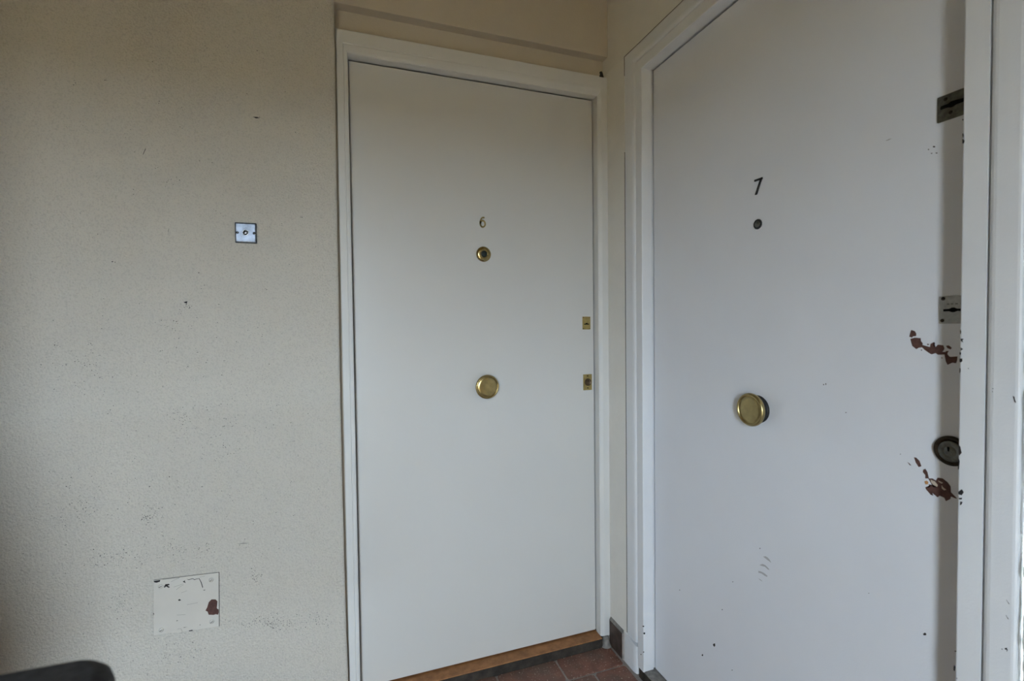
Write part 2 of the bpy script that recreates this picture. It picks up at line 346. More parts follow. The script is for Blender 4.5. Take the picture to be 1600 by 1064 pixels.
pits = [(-.4993,.6972),(-.512,.6958),(-.5041,.7326),(-.5078,.6968),(-.4952,.7241),(-.4922,.706),(-.4947,.6993),(-.5138,.7018),(-.5077,.6809),(-.491,.7036),(-.5116,.7064),(-.4973,.7254),(-.4729,.6951),(-.4787,.7213),(-.4793,.7255),(-.5078,.6977),(-.4981,.7447),(-.5134,.6936),(-.4748,.6866),(-.5034,.6928),(-.5137,.6991),(-.5159,.7081),(-.5017,.6925),(-.5039,.6861),(-.5025,.692),(-.4894,.7349),(-.4993,.7049),(-.5092,.704),(-.5175,.6989),(-.4937,.6997),(-.4698,.6954),(-.4986,.7177),(-.4957,.7211),(-.484,.7142),(-.4987,.6722),(-.4857,.6995),(-.483,.7041),(-.4901,.7039),(-.5108,.7),(-.4883,.7098),(-.4143,1.2737),(-.4279,1.2745),(-.4147,1.2471),(-.4083,1.2844),(-.3932,1.2701),(-.4022,1.2663),(-.4003,1.2722),(-.3925,1.2628),(-.4079,1.27),(-.4128,1.2653),(-.3949,1.2615),(-.396,1.2696),(-.3856,1.2705),(-.4022,1.2718),(-.4245,.9631),(-.4002,.9514),(-.4463,.9676),(-.4435,.9481),(-.4082,.965),(-.4178,.9622),(-.4212,.9338),(-.4295,.9781),(-.4168,.9514),(-.4176,.9439),(-.4333,.9891),(-.4124,.9647),(-.4401,.9779),(-.4115,.9559),(-.4221,.9469),(-.4336,.9768),(-.4358,.9767),(-.4289,.973),(-.4249,.9667),(-.4268,.9502),(-.4086,.9353),(-.4242,.9564),(-.2323,.3431),(-.0411,.3197),(-.115,.3327),(-.2017,.3457),(-.2227,.3423),(-.3182,.3811),(-.1967,.3587),(-.1525,.3545),(-.1807,.3597),(-.1995,.3415),(-.2087,.3639),(-.166,.3279),(-.2431,.3611),(-.2279,.3573),(-.239,.3712),(-.0555,.3391),(-.2692,.3588),(-.0915,.3261),(-.2118,.3495),(-.2101,.3397),(-.2295,.3651),(-.2289,.3527),(-.0711,.3004),(-.2219,.3689),(-.3094,.3478),(-.2227,.3472),(-.2037,.3549),(-.2841,.3569),(-.086,.3444),(-.0944,.3271),(-.1693,.3385),(-.3021,.3733),(-.2752,.3425),(-.2914,.3546),(-.2039,.3284),(-.2217,.3635),(-.2458,.3586),(-.2691,.3492),(-.1252,.3315),(-.2225,.345),(-.0558,.3386),(-.1646,.3431),(-.2529,.3629),(-.1743,.3204),(-.1808,.3482),(-.2955,.3597),(-.2537,.3605),(-.1199,.3293),(-.2211,.354),(-.1024,.3263),(-.1639,.3347),(-.2165,.3474),(-.2115,.3371),(-.1393,.3542),(-.2053,.336),(-.2054,.3534),(-.093,.3367),(-.1803,.3364),(-.1065,.339),(-.2973,.3521),(-.256,.3607),(-.0916,.3195),(-.0497,.3144),(-.2113,.3427),(-.104,.3115),(-.0739,.3257),(-.194,.324),(-.1298,.3309),(-.0596,.3002),(-.0647,.3242),(-.2212,.3436),(-.074,.3339),(-.2272,.356),(-.0917,.3364),(-.1292,.3061),(-.128,.3229),(-.2019,.3425),(-.2798,.3657),(-.1818,.3547),(-.0915,.3183),(-.2685,.3558),(-.2573,.3639),(-.1472,.3134),(-.3189,.3772),(-.2165,.3386),(-.2076,.3443),(-.06,.3076),(-.2228,.3573),(-.2095,.3476),(-.2621,.3615),(-.1317,.3378),(-.2284,.3503),(-.1105,.3433),(-.2737,.3491),(-.1872,.3571),(-.1749,.3237),(-.2409,.3672),(-.2087,.3312),(-.245,.3513),(-.0921,.3165),(-.2171,.3438),(-.1708,.3317),(-.15,.3348),(-.3386,.3707),(-.1959,.3702),(-.1901,.3419),(-.1962,.3744),(-.2509,.3694),(-.2142,.3766),(-.1603,.3326),(-.1329,.3334),(-.1953,.3349),(-.1441,.34),(-.1586,.3304),(-.0736,.3142),(-.2557,.3651),(-.1655,.3363),(-.0902,.3452),(-.2491,.371),(-.0849,.3132),(-.155,.3282),(-.2362,.3494),(-.1794,.3417),(-.1964,.3357),(-.0856,.3389),(-.2322,.3534),(-.1319,.3509),(-.2672,.3655),(-.2205,.3522),(-.1947,.3445),(-.188,.3469),(-.1596,.3354),(-.151,.3321),(-.2886,.3648),(-.1717,.3323),(-.1222,.3124),(-.2562,.3611),(-.1654,.3469),(-.4412,.6044),(-.453,.5729),(-.4314,.5793),(-.472,.6013),(-.4603,.5986),(-.3363,.5567),(-.3827,.5839),(-.4261,.592),(-.351,.6054),(-.4419,.6119),(-.3712,.6037),(-.3805,.6041),(-.4829,.5877),(-.3706,.5991),(-.516,.6237),(-.3943,.592),(-.4756,.5985),(-.3511,.5989),(-.4301,.6078),(-.367,.5856),(-.46,.6234),(-.3887,.5944),(-.4189,.5981),(-.404,.6154),(-.4694,.6001),(-.3275,.5763),(-.43,.6058),(-.4616,.6057),(-.4681,.6025),(-.4264,.5718),(-.4315,.5839),(-.4489,.5888),(-.2913,.5818),(-.4868,.5937),(-.4223,.5995),(-.4015,.5889),(-.3581,.5799),(-.4549,.6155),(-.5147,.625),(-.3648,.605),(-.4227,.5806),(-.3942,.5718),(-.3861,.57),(-.4555,.6122),(-.3183,.5742),(-.5744,.6125),(-.5244,.5888),(-.5608,.6114),(-.5746,.6106),(-.581,.6011),(-.594,.6198),(-.5512,.6151),(-.5318,.5751),(-.6236,.5903),(-.6051,.5913),(-.597,.5976),(-.6122,.6021),(-.5757,.5821),(-.5524,.6136),(-.567,.6129),(-.5722,.5821),(-.5252,.5936),(-.6041,.6085),(-.5077,.5948),(-.6242,.6326),(-.6168,.5965),(-.5884,.6175),(-.5663,.5892),(-.5822,.6173),(-.5709,.5922),(-.6308,.634),(-.511,.5873),(-.5652,.6229),(-.6097,.6144),(-.5361,.5966),(-.631,.5926),(-.5252,.5834),(-.6135,.6205),(-.5868,.6049),(-.5173,.6144),(-.6013,.6095),(-.5966,.6158),(-.6265,.6132),(-.5892,.6049),(-.5478,.6042),(-.5828,.6026),(-.5935,.6054),(-.6349,.6275),(-.5619,.5999),(-.551,.6201),(-.6659,1.1202),(-.6488,1.1251),(-.5883,1.1326),(-.6585,1.0971),(-.6269,1.1106),(-.5798,1.0915),(-.6534,1.1543),(-.5961,1.1393),(-.6295,1.1366),(-.5619,1.0844),(-.7133,1.108),(-.6981,1.1402),(-.6123,1.1664),(-.6326,1.1192),(-.6149,1.1539),(-.621,1.1301),(-.6052,1.1138),(-.6215,1.0633),(-.6026,1.1167),(-.6182,1.1162),(-.6312,1.053),(-.678,1.1643),(-.6267,1.1388),(-.5985,1.0818),(-.6216,1.1173),(-.6634,1.1523),(-.6677,1.1195),(-.6845,1.0794),(-.6199,1.168),(-.7502,1.0795),(-.6899,1.2303),(-.7103,1.1118),(-.5935,1.0785),(-.5895,1.0441),(-.5701,1.1521),(-.6524,1.1412),(-.6428,1.1301),(-.6371,1.0442),(-.6738,1.0887),(-.6815,1.1678),(-.605,1.1204),(-.6442,1.0596),(-.6969,1.1154),(-.5857,1.1552),(-.6362,1.0795),(-.6092,1.0883),(-.6071,1.0957),(-.6145,1.0999),(-.6803,1.1131),(-.6508,1.0719),(-.5644,.4718),(-.5671,.4694),(-.573,.4784),(-.5737,.4915),(-.5788,.4398),(-.5627,.5016),(-.5715,.4768),(-.5724,.4688),(-.5653,.459),(-.592,.4726),(-.5669,.4623),(-.5725,.4991),(-.5779,.4755),(-.566,.5176),(-.573,.4847),(-.578,.4928),(-.5689,.4951),(-.5824,.4627),(-.2467,.4879),(-.2562,.4919),(-.2573,.4961),(-.248,.485),(-.256,.5044),(-.2344,.5087),(-.2472,.494),(-.2413,.4972),(-.2615,.4937),(-.2648,.5098),(-.2498,.4916),(-.2668,.4796),(-.2504,.4768),(-.2366,.4899),(-.2538,.5126),(-.2383,.4704),(-.2476,.4919),(-.2596,.5083),(-.2511,.4771),(-.2529,.482),(-.4248,1.2135),(-.4515,1.2159),(-.4596,1.206),(-.4222,1.2205),(-.4477,1.2235),(-.4301,1.2077),(-.4525,1.2164),(-.4246,1.2261),(-.4284,1.1996),(-.3974,1.2133),(-.4343,1.2064),(-.4187,1.2002),(-.1845,.9821),(-.1837,.9611),(-.2009,.9683),(-.1839,.982),(-.1983,.9878),(-.1982,1.0267),(-.183,1.0067),(-.1856,1.0063),(-.1917,.9929),(-.2104,.9878),(-.7015,.8468),(-.5918,.7198),(-.6603,.7474),(-.6371,.7648),(-.6442,.7091),(-.6997,.7523),(-.668,.8074),(-.6601,.7513),(-.6197,.7367),(-.717,.7519),(-.6983,.8455),(-.6862,.8034),(-.6195,.7322),(-.6385,.7336),(-.6891,.7278),(-.7493,.7327),(-.6831,.831),(-.6876,.7315),(-.7029,.7036),(-.6187,.7692),(-.7138,.7668),(-.7018,.7288),(-.6291,.7207),(-.6474,.7511),(-.6843,.7808),(-.5693,.7014),(-.6507,.7753),(-.7468,.7915),(-.6986,.7702),(-.6492,.7646),(-.6502,.7301),(-.6473,.7535),(-.6432,.7426),(-.6702,.7586),(-.6853,.7455),(-.647,.777),(-.6931,.7533),(-.6272,.7459),(-.6505,.7132),(-.6796,.6921),(-.3527,.955),(-.363,.9229),(-.3337,.8857),(-.2809,.8937),(-.3331,.8313),(-.3125,.8523),(-.324,.9503),(-.3057,.8742),(-.2821,.8643),(-.351,.7772),(-.3683,.992),(-.3395,.9055),(-.2754,.9031),(-.3051,.8536),(-.2635,.9706),(-.2897,.9472),(-.2409,.9132),(-.3445,.8402),(-.3069,.876),(-.2649,.8979),(-.3411,.8079),(-.3363,.8605),(-.3729,.8773),(-.3237,.8465),(-.1735,.9845),(-.3587,.8953),(-.2951,.9624),(-.3066,.923),(-.2999,.9295),(-.1424,.8395),(-.2614,1.0167),(-.3501,.8842),(-.2059,.915),(-.2826,.9256),(-.3095,.9925),(-.4088,.9276),(-.2589,.8095),(-.3141,.9527),(-.2404,.8864),(-.3556,.8991),(-.4728,.2587),(-.4587,.3148),(-.4806,.3473),(-.3905,.31),(-.451,.3251),(-.4979,.3677),(-.3604,.2651),(-.3808,.3026),(-.5182,.2847),(-.3813,.3126),(-.4766,.3144),(-.4164,.3005),(-.4584,.3409),(-.3705,.2547),(-.4527,.3419),(-.4366,.2617),(-.5688,.3355),(-.4709,.2746),(-.5101,.2908),(-.3991,.2835),(-.4675,.2907),(-.5109,.3562),(-.5475,.3188),(-.4744,.3089),(-.4892,.3119),(-.358,.2856),(-.5074,.3463),(-.5114,.3003),(-.4724,.3161),(-.4714,.3439),(-.5085,.3254),(-.4839,.3021),(-.4137,.3098),(-.4456,.2892),(-.4943,.2971),(-.4087,.3345),(-.4401,.2872),(-.4441,.3402),(-.4079,.294),(-.5033,.3552),(-.4394,.3027),(-.5345,.2782),(-.5267,.3016),(-.512,.3207),(-.4253,.3009),(-.4317,.2946),(-.3786,.2617),(-.2717,1.2396),(-.4076,1.0931),(-.0827,.8561),(-.3216,.9313),(-.32,1.0811),(-.3297,1.1652),(-.2753,.6052),(-.3851,.9339),(-.2017,1.1018),(-.2183,1.182),(-.3222,.8782),(-.0881,1.1074),(-.3572,1.3251),(-.221,1.2008),(-.4626,1.0855),(-.3391,1.3462),(-.1519,1.393),(-.5765,.9871),(-.3831,1.3963),(-.1926,.9732),(-.3766,1.1411),(-.325,.9947),(-.3648,1.305),(-.3626,1.2106),(-.5753,1.2115),(-.5014,1.1182),(-.1688,1.0416),(-.3244,1.273),(-.2203,1.0643),(-.5755,1.2327),(-.2498,1.1994),(-.2875,1.0893),(-.3676,1.3392),(-.4844,.8254),(-.2071,1.0203),(-.355,1.1187),(-.1485,.9285),(-.4769,1.0902),(-.4467,1.1169),(-.2094,1.0662),(-.1537,.9856),(-.6541,1.0086),(-.512,1.5738),(-.391,1.2063),(-.2105,1.1046),(-.1993,1.223),(-.1659,1.1893),(-.366,1.0732),(-.4571,.6521),(-.3074,1.1838),(-.4733,1.2239),(-.3504,1.0299),(-.5494,1.1962),(-.0508,1.0539),(-.337,1.1797),(-.3754,1.0961),(-.1261,.88),(-.4166,1.2582),(-.2639,1.2082),(-.1942,.9262),(-.4408,1.4512),(-.5381,1.1438),(-.515,1.0803),(-.3147,1.1157),(-.3655,1.2359),(-.2898,.7445),(-.1444,1.1149),(-.389,1.0629),(-.3728,.8588),(-.427,1.1551),(-.5171,1.0392),(-.5714,1.0063),(-.2586,1.3292),(-.2839,1.164),(-.4202,1.3357),(-.5675,1.3503),(-.5814,1.1266),(-.5009,.8012),(-.2966,.9361),(-.4527,.8833),(-.4152,.97),(-.2973,1.0078),(-.5074,1.2741),(-.2041,1.044),(-.4342,1.0339),(-.3295,1.2168),(-.3919,.9877),(-.2914,.7998),(-.259,1.0367),(-.4443,.871),(-.4312,1.1804),(-.3992,1.0232),(-.4306,1.136),(-.4132,1.3993),(-.4523,.8043),(-.404,1.0985),(-.2425,.9191),(-.4885,.8865),(-.2029,1.3156),(-.3296,1.3178),(-.3399,1.2313),(-.2732,1.3063),(-.5012,.9461),(-.5133,.629),(-.4012,.544),(-.5626,.5413),(-.4454,.6312),(-.1476,.6546),(-.6436,.5957),(-.6522,.7182),(-.4597,1.148),(-.715,.9262),(-.2883,1.0222),(-.3293,.9076),(-.6065,.7873),(-.5094,.6454),(-.3142,.4438),(-.5676,.7044),(-.2137,.9197),(-.2602,.5167),(-.536,.4655),(-.3829,.5428),(-.124,.6807),(-.6654,.8272),(-.6668,.5344),(-.5293,.8093),(-.5873,.4994),(-.4128,.8597),(-.639,.4919),(-.5208,.5781),(-.6699,.7997),(-.5642,.901),(-.5253,.2821),(-.461,1.0491),(-.3546,.9751),(-.5385,.6671),(-.2315,.5548),(-.6062,.4709),(-.1936,.6697),(-.6022,.5882),(-.4494,.7247),(-.4315,.8866),(-.6476,.8433),(-.4323,.7738),(-.3433,.534),(-.3744,.9156),(-.7217,.9391),(-.6845,.5814),(-.2985,1.049),(-.5436,.7563),(-.6268,.7994),(-.6231,.8251),(-.4711,.6448),(-.621,.5932),(-.6228,.811),(-.5027,.9143),(-.3752,.8461),(-.6502,.4072),(-.5176,.8113),(-.1507,.7559),(-.5326,.5674),(-.3034,.4372),(-.3298,.7502),(-.6015,.6179),(-.3653,.5917),(-.587,.8289),(-.1435,.7548),(-.3431,.6932),(-.7672,.6465),(-.6653,.4177),(-.5342,.8557),(-.5032,.7312),(-.5427,.7978),(-.2528,.6528),(-.3189,.6756),(-.3425,.8368),(-.1418,.8741),(-.7645,1.0171),(-.6476,.7986),(-.1074,.9478),(-.3233,.9005),(-.1954,.5527),(-.0782,.7248),(-.3156,.5078),(-.5475,.7463),(-.5811,.8919),(-.5758,.9711),(-.3031,.7193),(-.6354,.7377),(-.4109,.7854),(-.2598,.7461),(-.4569,.2555),(-.5747,.7283),(-.409,.9759),(-.5549,.5711),(-.1315,.8293),(-.3766,.768),(-.5467,.9774),(-.3819,1.1515),(-.3449,.6521),(-.4104,.7564),(-.6944,1.0554),(-.4506,.6079),(-.4328,.9083),(-.5434,.9254),(-.5519,.36),(-.6149,.8351),(-.4979,.7832),(-.3298,.7959),(-.6869,.7144),(-.4715,.2917),(-.2256,.2734),(-.4552,.6215),(-.3663,.6945),(-.7522,.6387),(-.4301,.3523),(-.2384,.7901),(-.3852,.932),(-.2181,.7148),(-.6892,1.1682),(-.3075,.5561),(-.5824,.4008),(-.5974,.6802),(-.5821,.2978),(-.2641,.6236),(-.3871,.6659),(-.4162,.9915),(-.5863,.9914),(-.7109,.9355),(-.2665,.5874),(-.715,.4646),(-.5347,.5904),(-.5236,.9362),(-.4343,.7915),(-.4178,.6953),(-.6832,.6536),(-.5497,.6228),(-.2861,.5829),(-.2875,.3082),(-.5198,.8532),(-.662,.5347),(-.6321,.6061),(-.1618,.8649),(-.1577,.8963),(-.3165,.6857),(-.7382,.7617),(-.1425,.7098),(-.6919,.5557),(-.2653,.9299),(-.4329,.9844),(-.7301,.6104),(-.3244,.3504),(-.3102,.7349),(-.1423,1.8828),(-.4618,1.6339),(-.4674,1.6929),(-.5434,1.4643),(-.0698,1.4453),(-.1999,1.9659),(-.3345,1.972),(-.1507,1.6412),(-.3977,1.7476),(-.5067,1.672),(-.4409,1.588),(-.6148,1.7267),(-.0497,2.139),(-.4607,1.9136),(-.3072,1.5172),(-.4497,1.8063),(-.436,1.4733),(-.5254,1.7081),(-.149,1.922),(-.627,1.504),(-.1094,1.5279),(-.4975,1.5728),(-.5877,1.2119),(-.0561,1.6373),(-.4861,1.5079),(-.0703,1.6699),(-.5317,1.5382),(-.2816,1.9894),(-.627,1.8323),(-.2165,1.9345),(-.427,1.6083),(-.5631,1.8496),(-.5437,1.7101),(-.5766,1.2908),(-.5703,1.8504),(-.6079,1.8341),(-.1595,1.5055),(-.7573,1.7137),(-.3126,1.5242),(-.4228,1.5946),(-.4028,1.7111),(-.2704,1.8577),(-.5028,1.5934),(-.3299,1.6629),(-.2099,1.8024),(-.3385,1.4396),(-.5139,1.7296),(-.1091,1.769),(-.2402,1.8629),(-.502,1.9025),(-.6366,1.4214),(-.3982,1.8035),(-.1903,1.6428),(-.2941,1.6528),(-.2115,1.9871),(-.6488,1.7204),(-.3596,1.6643),(-.5123,1.561),(-.3213,1.6941),(-.4131,1.4085),(-.4258,1.9195),(-.5921,1.4526),(-.4333,1.6075),(-.3045,1.6786)]
rust6 = [(.8994,2.1237),(.906,2.1282),(.9113,2.1234),(.9099,2.114),(.9165,2.107),(.898,2.1063),(.9033,2.1129)]

# ------------------------------------------------------------------ the setting
ROOM_X0, ROOM_Y0, CEIL = -2.25, WIN_Y, 2.75

# floor: cement bed, terracotta tiles as separate pieces where the camera looks down
bm = bmesh.new(); box(bm, ROOM_X0, 1.1, ROOM_Y0, 1.7, -0.08, -0.004)
floor = structure(obj('floor', bm, 'grout'), 'terracotta tiled floor with grey joints below both doors', 'floor')
TL, TW, JT = 0.216, 0.102, 0.008
row = 0
y1 = 1.551
protos = {}
while y1 > 0.35:
    y0 = y1 - TW
    x1 = 0.918 if row % 2 == 0 else 0.918
    first = TL if row % 2 == 0 else TL * 0.55
    while x1 > -1.3:
        x0 = x1 - first
        if first not in protos:
            b2 = bmesh.new()
            pts = rrect(-first / 2, first / 2, -TW / 2, TW / 2, 0.009, 3)
            prism(b2, lambda u, v, d: (u, v, d), pts, -0.012, 0.0)
            bmesh.ops.recalc_face_normals(b2, faces=b2.faces)
            me = bpy.data.meshes.new('tile'); b2.to_mesh(me); b2.free(); me.materials.append(M['terracotta'])
            protos[first] = me
        t = bpy.data.objects.new('tile', protos[first]); COL.objects.link(t)
        t.parent = floor
        t.location = Vector(((x0 + x1) / 2, (y0 + y1) / 2, random.uniform(-0.0012, 0.0005))) - WORG[floor]
        x1 = x0 - JT; first = TL
    y1 = y0 - JT; row += 1

# plastered left wall, its right-hand edge slightly wavy
edge = [(-.006, 2.75), (-.0059, 2.1335), (-.0088, 1.7031), (-.010, 1.266), (-.0113, 1.0737), (-.0108, .6848), (-.0091, .3215), (-.006, .1213), (-.006, -.02)]
zs = [2.75 - k * (2.77 / 140) for k in range(141)]
def edge_x(z):
    for (xa, za), (xb, zb) in zip(edge, edge[1:]):
        if zb <= z <= za: return xa + (xb - xa) * (za - z) / (za - zb)
    return -.006
poly = [(edge_x(z) + 0.0012 * noise.noise(Vector((z * 22, 3.1, 0))), z) for z in zs]
bm = bmesh.new()
fr, rd, bk = [], [], []
for x, z in poly:
    fr.append(bm.verts.new((x - 0.004, 1.530, z))); rd.append(bm.verts.new((x, 1.534, z))); bk.append(bm.verts.new((x, 1.70, z)))
lf = [bm.verts.new((ROOM_X0, 1.530, z)) for _, z in poly]
for i in range(len(zs) - 1):
    for A, B in ((lf, fr), (fr, rd), (rd, bk)):
        bm.faces.new((A[i], A[i + 1], B[i + 1], B[i]))
wall_left = structure(obj('wall_left', bm, 'plaster'), 'cream textured plaster wall left of the door numbered 6', 'wall')
bm = bmesh.new()
rnd = random.Random(11)
for u, v in pits + [(u + rnd.gauss(0, 0.007), v + rnd.gauss(0, 0.006)) for u, v in pits if u < -0.05 and v > 0.12]:
    n = rnd.choice((3, 4, 5)); s = rnd.uniform(0.0005, 0.0015); a0 = rnd.uniform(0, 6.28); q = rnd.uniform(0.4, 1)
    prism(bm, PL, [(u + s * math.cos(a0 + 6.283 * k / n) * rnd.uniform(.6, 1.2), v + q * s * math.sin(a0 + 6.283 * k / n)) for k in range(n)], -0.001, 0.0003)
po_ = obj('dirt_speck', bm, 'bare_dark', wall_left); po_['kind'] = 'stuff'; po_['label'] = 'dark dirt specks caught in the plaster'
for k, q in enumerate(wallmarks):
    single('scratch', PL, q, -0.001, 0.0004, 'bare_dark' if k != 5 else 'scuff_warm', wall_left)

# wall above and behind door 6
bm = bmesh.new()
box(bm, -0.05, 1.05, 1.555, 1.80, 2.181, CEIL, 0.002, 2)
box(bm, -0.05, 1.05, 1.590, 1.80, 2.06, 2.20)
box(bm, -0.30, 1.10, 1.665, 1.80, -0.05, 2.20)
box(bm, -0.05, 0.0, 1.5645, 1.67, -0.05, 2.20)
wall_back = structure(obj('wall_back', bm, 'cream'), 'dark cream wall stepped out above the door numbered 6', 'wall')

# wall of door 7: strip in the corner, part over the door, backing behind the leaf
bm = bmesh.new()
box(bm, 0.931, 1.15, 1.4478, 1.70, -0.02, 2.124)
box(bm, 0.931, 1.15, 0.20, 1.70, 2.1245, CEIL)
box(bm, 1.045, 1.15, 0.20, 1.70, -0.05, 2.3)
wall_right = structure(obj('wall_right', bm, 'wall_white'), 'white painted wall around the door numbered 7', 'wall')

bm = bmesh.new(); box(bm, 0.9305, 0.940, 1.4456, 1.4476, 0.112, 1.80); box(bm, 0.9305, 0.940, 1.4457, 1.4470, 2.06, 2.122)
o = obj('crack', bm, 'grime', wall_right); o['label'] = 'thin dark crack between wall and architrave'
bm = bmesh.new(); box(bm, 0.9305, 0.940, 1.05, 1.4470, 2.1228, 2.1246)
o = obj('crack', bm, 'grime', wall_right); o['label'] = 'thin dark crack above the architrave'

# roughcast wall beyond the right architrave, lumps as real relief near the camera
bm = bmesh.new()
ny, nz = 60, 260
grid = []
for i in range(ny + 1):
    r_ = []
    for k in range(nz + 1):
        y = 0.4075 - i * 0.0055; z = -0.02 + k * (2.77 / nz)
        h = 0.006 * noise.noise(Vector((y * 55, z * 40, 1.0))) + 0.004 * noise.noise(Vector((y * 120, z * 100, 5.0)))
        yy = y + (0.0035 * noise.noise(Vector((z * 60, 2, 9))) if i == 0 else 0)
        r_.append(bm.verts.new((0.931 - 0.003 - h if i else 0.945, yy, z)))
    grid.append(r_)
for i in range(ny):
    for k in range(nz):
        f = bm.faces.new((grid[i][k], grid[i][k + 1], grid[i + 1][k + 1], grid[i + 1][k])); f.smooth = True
box(bm, 0.931, 1.15, ROOM_Y0, 0.0775, -0.02, CEIL)
wall_rough = structure(obj('wall_side', bm, 'roughcast'), 'white roughcast wall at the right edge beside the door numbered 7', 'wall')

# ceiling, and the rest of the stair landing behind the camera, plus unseen light blockers
bm = bmesh.new(); box(bm, ROOM_X0 - .1, 1.15, ROOM_Y0 - .1, 1.8, CEIL, CEIL + 0.1)
structure(obj('ceiling', bm, 'ceiling'), 'plain cream ceiling of the landing', 'ceiling')
bm = bmesh.new(); box(bm, ROOM_X0 - 0.1, ROOM_X0, ROOM_Y0, 1.7, -0.05, CEIL)
structure(obj('wall_stair', bm, 'stair'), 'plain ochre wall on the far side of the stair', 'wall')
bm = bmesh.new()
box(bm, ROOM_X0 - .1, WIN_X[0], WIN_Y - 0.1, WIN_Y, -0.05, CEIL)
box(bm, WIN_X[1], 1.15, WIN_Y - 0.1, WIN_Y, -0.05, CEIL)
box(bm, WIN_X[0], WIN_X[1], WIN_Y - 0.1, WIN_Y, -0.05, WIN_Z[0])
box(bm, WIN_X[0], WIN_X[1], WIN_Y - 0.1, WIN_Y, WIN_Z[1], CEIL)
structure(obj('wall_front', bm, 'stair'), 'plain ochre wall with the open doorway behind the camera', 'wall')
bm = bmesh.new()
a, b_ = WIN_X; c, d_ = WIN_Z
for bx in ((a, a + .03, c, d_), (b_ - .03, b_, c, d_), (a, b_, c, c + .03), (a, b_, d_ - .03, d_)):
    box(bm, bx[0], bx[1], WIN_Y - 0.08, WIN_Y - 0.03, bx[2], bx[3])
structure(obj('trim_5', bm, 'frame_six'), 'open doorway frame behind the camera', 'door frame')
bm = bmesh.new(); box(bm, ROOM_X0, -0.69, 0.325, 0.415, -0.02, SHADE_WALL_Z, 0.004)  # unseen, added to shade the lower left wall; also carries the handrail
structure(obj('wall_shade_low', bm, 'stair'), 'unseen low parapet added to shade the lower left wall', 'wall')
bm = bmesh.new(); box(bm, -1.0, -0.765, 0.25, 0.320, -0.02, CEIL, 0.004)  # unseen full-height blocker, added to darken the wall's left edge
structure(obj('wall_shade_pier', bm, 'stair'), 'unseen ochre pier added to darken the left edge of the wall', 'wall')
bm = bmesh.new(); box(bm, -4, 4, WIN_Y - 1.2, WIN_Y - 1.1, -0.02, SKY_BLOCK_Z)  # added out of view to cut low sky light near the floor
structure(obj('wall_sky_block', bm, 'stair'), 'unseen ochre parapet added outside the doorway to block low sky', 'wall')
bm = bmesh.new(); box(bm, -60, 60, -120, WIN_Y - 0.1, -0.12, -0.02)
structure(obj('ground', bm, 'ground'), 'brown ground outside the doorway', 'ground')

# ------------------------------------------------------------------ door 6 and its frame
def place6(s, w, h):
    x = (0.031 - w * 0.034) if s < 2 else (0.8925 + w * 0.0380)
    z = (2.0405 + w * 0.0685) if s in (1, 2) else (0.0 if s == 0 else 0.034)
    if s >= 2 and h < 1.575:                 # the right jamb has a plain rounded edge
        h = 1.559 + 0.008 * max(0.0, 1 - w / 0.45) ** 2
    return (x, h, z)
prof = [(.12, 1.664), (.12, 1.5986), (0, 1.5986), (0, 1.568), (.03, 1.5635), (.10, 1.5612), (.34, 1.5605), (.37, 1.5622), (.40, 1.5622), (.42, 1.5592), (.95, 1.5590), (1, 1.5615), (1, 1.664)]
bm = bmesh.new(); sweep_frame(bm, prof, place6)
trim6 = structure(obj('trim_1', bm, 'frame_six'), 'white painted door frame around the door numbered 6', 'door frame')
single('rust_hole', lambda u, v, d: (u, 1.559 - d, v), rust6, -0.002, 0.0006, 'bare_dark', trim6, 'dark rusty hole at the top corner of the frame')
bm = bmesh.new()
lathe(bm, lambda u, v, d: (u, v, d), 0.9105, 1.5585, [(0.0, 0.036), (0.010, 0.035), (0.0125, 0.026), (0.015, 0.010), (0.020, 0.003), (0.022, 0.0), (0.0, 0.0)], 14)
o = obj('cement_patch', bm, 'cement', trim6); o['label'] = 'rough grey cement at the foot of the frame'

bm = bmesh.new(); box(bm, 0.0335, 0.8900, 1.600, 1.640, 0.0390, 2.0375, 0.0012, 2)
door6 = structure(obj('door_1', bm, 'door_six'), 'plain white door numbered 6 with brass knob, between plaster wall and corner', 'door')
# numeral 6
bm = bmesh.new()
cu, cv = 0.4618, 1.5570
ro = circle(cu, cv, 0.0112, 24, 0.0135); ri = circle(cu, cv, 0.0062, 24, 0.0082)
for k in range(24):
    k2 = (k + 1) % 24
    prism(bm, P6, [ro[k], ro[k2], ri[k2], ri[k]], 0.0, 0.003)
pts = []
for k in range(11):
    a = math.radians(182 - k * 11.5)
    pts.append((cu + 0.0018 + 0.0105 * math.cos(a), cv + 0.0008 + 0.0212 * math.sin(a)))
prism(bm, P6, stroke(pts, 0.0050), 0.0, 0.003)
o = obj('door_number', bm, 'brass_dull', door6); o['label'] = 'brass numeral 6'
# peephole
bm = bmesh.new(); lathe(bm, P6, 0.4635, 1.4530, [(0, 0), (0.0262, 0), (0.0262, 0.0025), (0.0240, 0.0050), (0.0190, 0.0072), (0.0115, 0.0085), (0.0108, 0.0080), (0.0, 0.0080)])
ph = obj('peephole', bm, 'brass', door6); ph['label'] = 'domed brass peephole'
bm = bmesh.new(); lathe(bm, P6, 0.4635, 1.4530, [(0, 0.0075), (0.0112, 0.0075), (0.0112, 0.0088), (0.006, 0.0092), (0, 0.0093)], 24)
obj('lens', bm, 'lens', ph)
